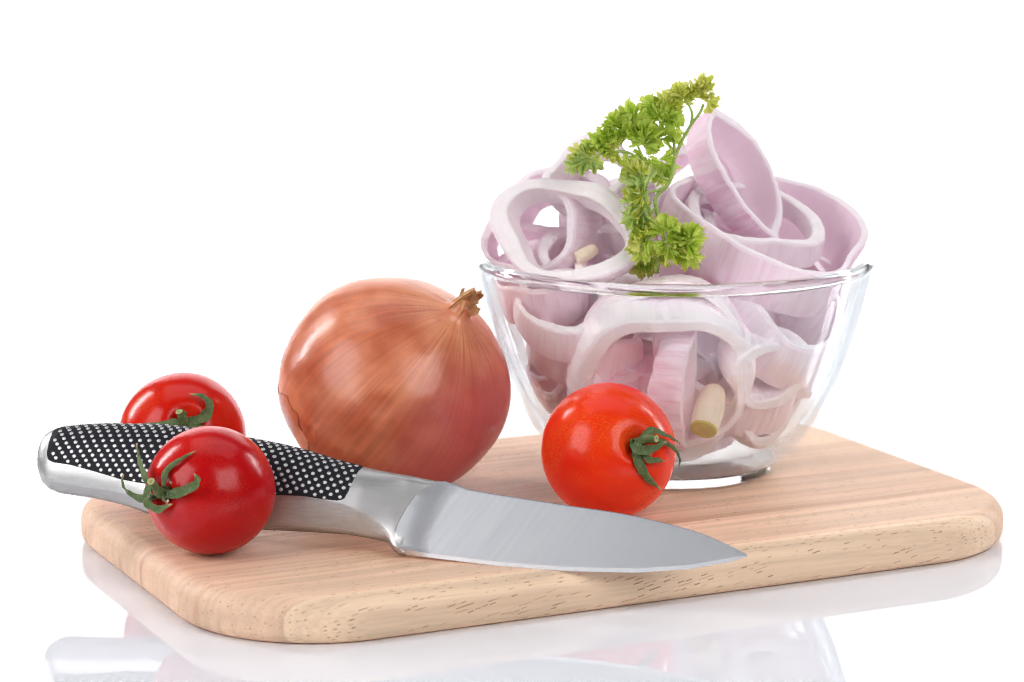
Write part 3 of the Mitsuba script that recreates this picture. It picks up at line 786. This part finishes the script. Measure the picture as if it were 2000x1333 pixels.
def onion_ring(key, centre, a, b, h, th, az, el, vroll, roll, seed, tone, label):
    rg = np.random.default_rng(seed + 40)
    az, el, vr, ro = map(math.radians, (az, el, vroll, roll))
    n = np.array([math.sin(az) * math.cos(el), -math.cos(az) * math.cos(el), math.sin(el)])
    e1 = np.array([math.cos(az), math.sin(az), 0])
    e2 = np.array([-math.sin(az) * math.sin(el), math.cos(az) * math.sin(el), math.cos(el)])
    R = np.array([[math.cos(vr), 0, math.sin(vr)], [0, 1, 0], [-math.sin(vr), 0, math.cos(vr)]])
    n, e1, e2 = R @ n, R @ e1, R @ e2
    e1, e2 = math.cos(ro) * e1 + math.sin(ro) * e2, -math.sin(ro) * e1 + math.cos(ro) * e2
    nt = 220
    t = np.linspace(0, 2 * math.pi, nt + 1)
    sec = ring_section(h, th)
    ph = rg.uniform(0, 6.28, 8)
    sq = 1 + .055 * np.cos(2 * t + ph[0]) + .05 * np.cos(3 * t + ph[1]) + .032 * np.cos(4 * t + ph[2]) + .014 * np.cos(6 * t + ph[3])
    thick = 1 + .20 * np.cos(2 * t + ph[4]) + .14 * np.cos(3 * t + ph[5])
    wave = .7 * np.cos(2 * t + ph[6]) + .4 * np.cos(3 * t + ph[7])
    flute = (meshkit.noise(np.stack([np.cos(t) * 14, np.sin(t) * 14, 0 * t + seed], 1), seed) - .5) * (.7 if tone == 2 else .22)
    pinch = {7: .55, 3: .25}.get(seed, 0.0)             # a ring squeezed to a pointed loop
    base = np.stack([a * sq * np.cos(t), b * sq * np.sin(t) * np.abs(np.sin(t)) ** pinch], 1)
    tg = np.gradient(base, axis=0)
    nrm = np.stack([tg[:, 1], -tg[:, 0]], 1)
    nrm /= np.linalg.norm(nrm, axis=1, keepdims=True)
    nrm[0] = nrm[-1] = unit(nrm[1] + nrm[-2])
    cut = (meshkit.fbm(np.stack([np.cos(t) * 5, np.sin(t) * 5, 0 * t + seed], 1), 3, seed) - .5) * .9
    rows, uvs = [], []
    for ax_, rad, f in sec:
        flare = .16 * ax_ * (1 if seed % 2 else -1) * .8 - .018 * ax_ * ax_
        rr = rad * thick + flare + (flute if f < 1 or 2 <= f < 3 else 0)
        axial = ax_ * (1 + .10 * np.cos(t + ph[5]) + .07 * np.cos(2 * t + ph[2])) + wave + (cut * np.sign(ax_) if abs(ax_) > h * .4 else 0)
        xy = base + nrm * rr[:, None]
        rows.append(np.array(centre) + 1e-3 * (xy[:, :1] * e1 + xy[:, 1:] * e2 + axial[:, None] * n))
        uvs.append(np.stack([seed + t / (2 * math.pi) * .999, 0 * t + f], 1))
    rows.append(rows[0])
    uvs.append(np.stack([uvs[0][:, 0], 0 * t + 4.0], 1))
    V, F = loft(rows, close_u=False)
    V = rest_in_bowl(V)
    if trimesh.Trimesh(V, F, process=False).volume < 0:
        F = F[:, ::-1]
    scene[key] = mikit.ply((V, F), f'onion_{"thin" if centre[2] > .082 else "thick"}_{tone}', smooth=True, uv=np.vstack(uvs))
    labels[key] = {'label': label, 'category': 'onion ring', 'group': 'sliced onion rings heaped in the glass bowl'}


for k, (c, *q, lab) in enumerate(RINGS):
    onion_ring('onion_ring' + (f'_{k:03d}' if k else ''), c, *q, lab)

# cream heart of the onion with a green-yellow cut end
scene['heart_cream'] = {'type': 'principled', 'base_color': proc(lambda p, n, uv: mix((.86, .76, .62), (.80, .66, .48), fbm(p.x * 700, p.y * 700, p.z * 120))), 'roughness': .35}
scene['heart_green'] = {'type': 'principled', 'base_color': proc(lambda p, n, uv: mix((.52, .44, .05), (.66, .58, .14), fbm(p.x * 600, p.y * 600, p.z * 600))), 'roughness': .4}


def heart(key, p0, p1, r, label, cut):
    p0, p1 = np.array(p0), np.array(p1)
    P = np.array([p0 + (p1 - p0) * t for t in np.linspace(0, 1, 16)])
    P += (meshkit.noise(P * 300, 5)[:, None] - .5) * .0008
    w = unit(p1 - p0)
    scene[key + '__piece'] = mikit.ply(tube(P, r * np.interp(np.linspace(0, 1, 16), [0, .1, .5, .96, 1], [.55, .85, 1.05, .98, .93]), (.3, 1, .2), 24), 'heart_cream', smooth=40)
    if cut:
        Q = np.array([p1 + w * x for x in (-.0002, .0004, .0007)])
        scene[key + '__cut_end'] = mikit.ply(tube(Q, np.array([.96, .9, .74]) * r, (.3, 1, .2), 24), 'heart_green', smooth=40)
        labels[key + '__cut_end'] = {'label': 'yellow green cut end'}
    labels[key] = {'label': label, 'category': 'onion piece'}


heart('onion_heart', (0.0548, 0.0097, 0.0457), (0.0506, -0.0023, 0.035), .0046, 'cream onion heart with a yellow green cut end behind the front glass', True)
heart('onion_heart_001', (0.0174, 0.0247, 0.0883), (0.0109, 0.0227, 0.0853), .0022, 'small cream onion heart inside the hole of the squarish white ring', False)


# ------------------------------------------------------------------ parsley
LEAVES = [
    ((0.0237, 0.0117, 0.128), 7.7, 140, 10, 10, 'green'),
    ((0.0285, 0.0117, 0.1305), 7.6, 110, -15, 20, 'green'),
    ((0.0353, 0.0147, 0.1328), 7.2, 120, 15, 5, 'green'),
    ((0.0198, 0.0107, 0.1249), 7.0, 165, -10, 15, 'green'),
    ((0.0389, 0.0157, 0.135), 6.1, 95, 20, 10, 'yellow'),
    ((0.0127, 0.0087, 0.1199), 6.1, 150, 15, 10, 'yellow'),
    ((0.0108, 0.0087, 0.118), 5.6, 215, -15, 15, 'pale'),
    ((0.0448, 0.0177, 0.1367), 7.3, 125, 20, 10, 'yellow'),
    ((0.0437, 0.018, 0.136), 5.8, 84, -6, 16, 'yellow'),
    ((0.0487, 0.0187, 0.1382), 6.8, 80, -10, 20, 'yellow'),
    ((0.0511, 0.0177, 0.1393), 6.4, 95, 35, 0, 'yellow'),
    ((0.0506, 0.0174, 0.1393), 5.0, 103, 23, 42, 'yellow'),
    ((0.0518, 0.0187, 0.136), 5.2, 15, 10, 20, 'yellow'),
    ((0.0373, 0.0157, 0.1311), 7.7, 110, -15, 15, 'green'),
    ((0.0394, 0.0167, 0.1261), 9.2, 70, 25, 10, 'green'),
    ((0.0372, 0.0159, 0.1251), 7.1, 51, 39, 22, 'green'),
    ((0.0417, 0.0177, 0.1299), 6.8, 85, 50, 0, 'green'),
    ((0.0276, 0.0127, 0.1266), 9.0, 118, 5, 15, 'green'),
    ((0.0283, 0.0111, 0.1272), 6.9, 134, 43, 1, 'green'),
    ((0.0308, 0.0117, 0.1241), 8.6, 60, -20, 30, 'green'),
    ((0.0317, 0.0106, 0.1237), 6.6, 92, 15, 27, 'green'),
    ((0.0224, 0.0117, 0.1225), 7.6, 155, 15, 10, 'green'),
    ((0.0233, 0.0101, 0.1217), 5.9, 189, -10, 16, 'yellow'),
    ((0.0172, 0.0107, 0.1207), 7.7, 170, -10, 5, 'green'),
    ((0.0146, 0.0087, 0.119), 7.6, 205, 20, 20, 'pale'),
    ((0.0161, 0.0089, 0.1196), 5.9, 194, 11, 0, 'yellow'),
    ((0.0325, 0.0127, 0.1175), 7.9, 230, -10, 10, 'green'),
    ((0.029, 0.0137, 0.1167), 7.3, 255, 15, 20, 'green'),
    ((0.0371, 0.0147, 0.1182), 7.7, 300, 15, 5, 'green'),
    ((0.0384, 0.0147, 0.1166), 7.6, 250, -20, 20, 'green'),
    ((0.0357, 0.0147, 0.1241), 7.3, 150, 10, 10, 'green'),
    ((0.0373, 0.0166, 0.1248), 5.8, 162, 10, 43, 'green'),
    ((0.0323, 0.0067, 0.1111), 9.0, 165, -5, 10, 'pale'),
    ((0.0316, 0.0057, 0.1071), 8.5, 190, 10, 15, 'pale'),
    ((0.0309, 0.0045, 0.1084), 6.7, 161, 35, -3, 'yellow'),
    ((0.0306, 0.0047, 0.1033), 8.2, 215, 25, 0, 'pale'),
    ((0.0321, 0.0055, 0.1021), 6.4, 186, 4, 28, 'yellow'),
    ((0.03, 0.0067, 0.1139), 6.8, 140, -25, 5, 'yellow'),
    ((0.0313, 0.0037, 0.098), 7.1, 250, 10, 10, 'green'),
    ((0.0316, 0.0044, 0.0976), 5.5, 252, 5, 0, 'green'),
    ((0.0339, 0.0047, 0.0995), 4.9, 200, 30, 20, 'green'),
    ((0.0338, 0.0058, 0.0993), 3.9, 189, -48, 19, 'yellow'),
    ((0.0379, 0.0007, 0.0962), 8.5, 60, -15, 15, 'green'),
    ((0.041, -0.0003, 0.0947), 8.2, 10, 15, 10, 'green'),
    ((0.0404, -0.0007, 0.0938), 6.4, -5, -15, 16, 'yellow'),
    ((0.0445, -0.0013, 0.0945), 8.5, 35, -10, 20, 'green'),
    ((0.0461, -0.0003, 0.0942), 6.7, 79, 34, 30, 'green'),
    ((0.0439, -0.0013, 0.0919), 8.0, -60, 10, 10, 'green'),
    ((0.0391, -0.0003, 0.0928), 7.3, -75, -20, 15, 'green'),
    ((0.0389, -0.0013, 0.0934), 5.6, -67, -18, 24, 'green'),
    ((0.0322, 0.0017, 0.0944), 8.5, 240, 10, 10, 'green'),
    ((0.0319, 0.0025, 0.0946), 6.7, 198, -33, 18, 'yellow'),
    ((0.0318, 0.0137, 0.0886), 7.7, 215, -10, 15, 'green'),
    ((0.0328, 0.0137, 0.0863), 6.7, 250, 15, 15, 'green'),
    ((0.0315, 0.0137, 0.0854), 5.2, 214, -22, 8, 'yellow'),
    ((0.0357, 0.0137, 0.0895), 4.9, 280, 20, 15, 'green'),
    ((0.0371, 0.0054, 0.0891), 4.6, 296, 38, 44, 'yellow'),
]
STEMS = [
    (0.75, [(0.0362, 0.0127, 0.0826), (0.0364, 0.0057, 0.0889), (0.0378, 0.0027, 0.0936), (0.0368, 0.0047, 0.0988), (0.0356, 0.0057, 0.1035), (0.0353, 0.0067, 0.1074), (0.0385, 0.0087, 0.1102), (0.0405, 0.0107, 0.1134), (0.0416, 0.0147, 0.1186), (0.0439, 0.0167, 0.1238), (0.0468, 0.0177, 0.1289), (0.0495, 0.0187, 0.1324), (0.0507, 0.0187, 0.1353)]),
    (0.5, [(0.0468, 0.0177, 0.1289), (0.0471, 0.0177, 0.1325), (0.0455, 0.0177, 0.1361)]),
    (0.5, [(0.0416, 0.0147, 0.1186), (0.0413, 0.0157, 0.1233), (0.0403, 0.0167, 0.1268), (0.038, 0.0157, 0.1298)]),
    (0.55, [(0.0395, 0.0097, 0.1124), (0.0369, 0.0097, 0.1135), (0.0324, 0.0117, 0.117), (0.0264, 0.0117, 0.1209), (0.0191, 0.0097, 0.1208), (0.0146, 0.0087, 0.119)]),
    (0.45, [(0.0324, 0.0117, 0.117), (0.0305, 0.0117, 0.1212), (0.0289, 0.0127, 0.1245)]),
    (0.5, [(0.0387, 0.0077, 0.1107), (0.036, 0.0067, 0.1095), (0.0322, 0.0057, 0.1087), (0.0306, 0.0057, 0.1064)]),
    (0.45, [(0.0356, 0.0057, 0.1043), (0.0329, 0.0047, 0.1012), (0.0313, 0.0037, 0.098)]),
    (0.5, [(0.0378, 0.0017, 0.0937), (0.041, -0.0003, 0.0944), (0.0445, -0.0013, 0.0942)]),
    (0.5, [(0.0367, 0.0017, 0.0912), (0.0344, 0.0127, 0.0868), (0.0318, 0.0127, 0.0858)]),
    (0.5, [(0.0364, 0.0037, 0.0973), (0.0335, 0.0027, 0.0962), (0.0318, 0.0017, 0.0941)]),
]



def leaf_mat(key, a, b, seed):
    def fn(p, n, uv):
        c = mix(mi.Color3f(*a), mi.Color3f(*b), smoothstep(.3, .75, fbm(p.x * 260 + seed, p.y * 260, p.z * 260)))
        c = mix(c, mi.Color3f(.66, .64, .22), smoothstep(.84, 1.0, uv.y) * .55)
        vein = smoothstep(.10, .03, dr.abs(uv.x * 7 - dr.round(uv.x * 7))) * smoothstep(.9, .5, uv.y)
        return mix(c, mi.Color3f(.36, .46, .12), vein * .5)
    scene[key] = {'type': 'principledthin', 'base_color': proc(fn), 'roughness': .42, 'diff_trans': .9, 'spec_trans': 0.0, 'eta': 1.4}


leaf_mat('parsley_green', (.46, .62, .07), (.70, .82, .20), 1)
leaf_mat('parsley_yellow', (.58, .64, .09), (.76, .76, .26), 2)
leaf_mat('parsley_pale', (.50, .66, .20), (.64, .76, .34), 3)
scene['parsley_stem'] = {'type': 'principled', 'base_color': proc(lambda p, n, uv: mix((.22, .34, .05), (.34, .44, .10), fbm(p.x * 300, p.y * 300, p.z * 300))), 'roughness': .4}
TOW = np.array([0, -math.cos(.15), math.sin(.15)])


def parsley_leaf(key, pos, size, ang, az, el, tone, k):
    """A small curled leaf: three fans, each deeply lobed, toothed and ruffled."""
    rg = np.random.default_rng(900 + k)
    ang = math.radians(ang)
    d = np.array([math.cos(ang), 0, math.sin(ang)])
    a, e = math.radians(az), math.radians(el)
    d = unit(d + TOW * math.sin(e))
    nn = unit(TOW * math.cos(a) + np.cross(d, TOW) * math.sin(a))
    sd = unit(np.cross(nn, d))
    nn = np.cross(d, sd)
    Vs, Fs, Us, o = [], [], [], 0
    for fan, (rot, sc) in enumerate(((0, 1.0), (62 + rg.uniform(-12, 12), .80), (-62 + rg.uniform(-12, 12), .80))):
        rt = math.radians(rot)
        f1, f2 = math.cos(rt) * d + math.sin(rt) * sd, -math.sin(rt) * d + math.cos(rt) * sd
        nr, nf = 9, 61
        ph = np.linspace(-1, 1, nf)
        x = np.linspace(0, 1, nr)
        lob = 3
        L = np.abs(np.cos(ph * math.pi * lob / 2)) ** .8
        tooth = .5 + .5 * np.cos(ph * math.pi * lob * 3.0 + rg.uniform(0, 6))
        edge = (.62 + .22 * L + .13 * tooth) * (1 - .20 * ph ** 2)
        spread = math.radians(50)
        rp = rg.uniform(0, 6.28, 3)
        G = []
        for r in x:
            s = r ** .85
            rad = size * sc * edge * s * 1e-3
            aa = ph * spread * (.22 + .78 * r ** .8)
            ruffle = size * sc * 1e-3 * (.26 * r ** 1.4 * np.sin(ph * 8 + rp[0]) + .15 * r ** 2 * np.sin(ph * 19 + rp[1]) + .34 * r ** 2 * (rg.uniform(.5, 1.0) if False else .6) * (-1 if k % 3 else 1))
            base = pos + d * size * 1e-3 * (.0 if fan == 0 else -.08)
            G.append(base + (rad * np.cos(aa))[:, None] * f1 + (rad * np.sin(aa))[:, None] * f2 + ruffle[:, None] * nn)
            Us.append(np.stack([(ph + 1) / 2, 0 * ph + r], 1))
        v_, f_ = loft(G, close_u=False)
        v_ = v_ + (meshkit.noise(v_ * 700, 9 + fan)[:, None] - .5) * .0009
        Vs.append(v_)
        Fs.append(f_ + o)
        o += len(v_)
    scene[key] = mikit.ply((np.vstack(Vs), np.vstack(Fs)), 'parsley_' + tone, smooth=True, uv=np.vstack(Us))


for k, (c, size, ang, az, el, tone) in enumerate(LEAVES):
    parsley_leaf('parsley_sprig__leaf' + (f'_{k:03d}' if k else ''), np.array(c), size, ang, az, el, tone, k)
for k, (r, pts) in enumerate(STEMS):
    P = spline(pts, 14 * len(pts))
    scene['parsley_sprig__stem' + (f'_{k:03d}' if k else '')] = mikit.ply(tube(P, np.linspace(r, r * .6, len(P)) * 1e-3, TOW, 9), 'parsley_stem', smooth=True)
labels['parsley_sprig'] = {'label': 'green sprig of curly parsley stuck upright in the heap of onion rings', 'category': 'parsley'}
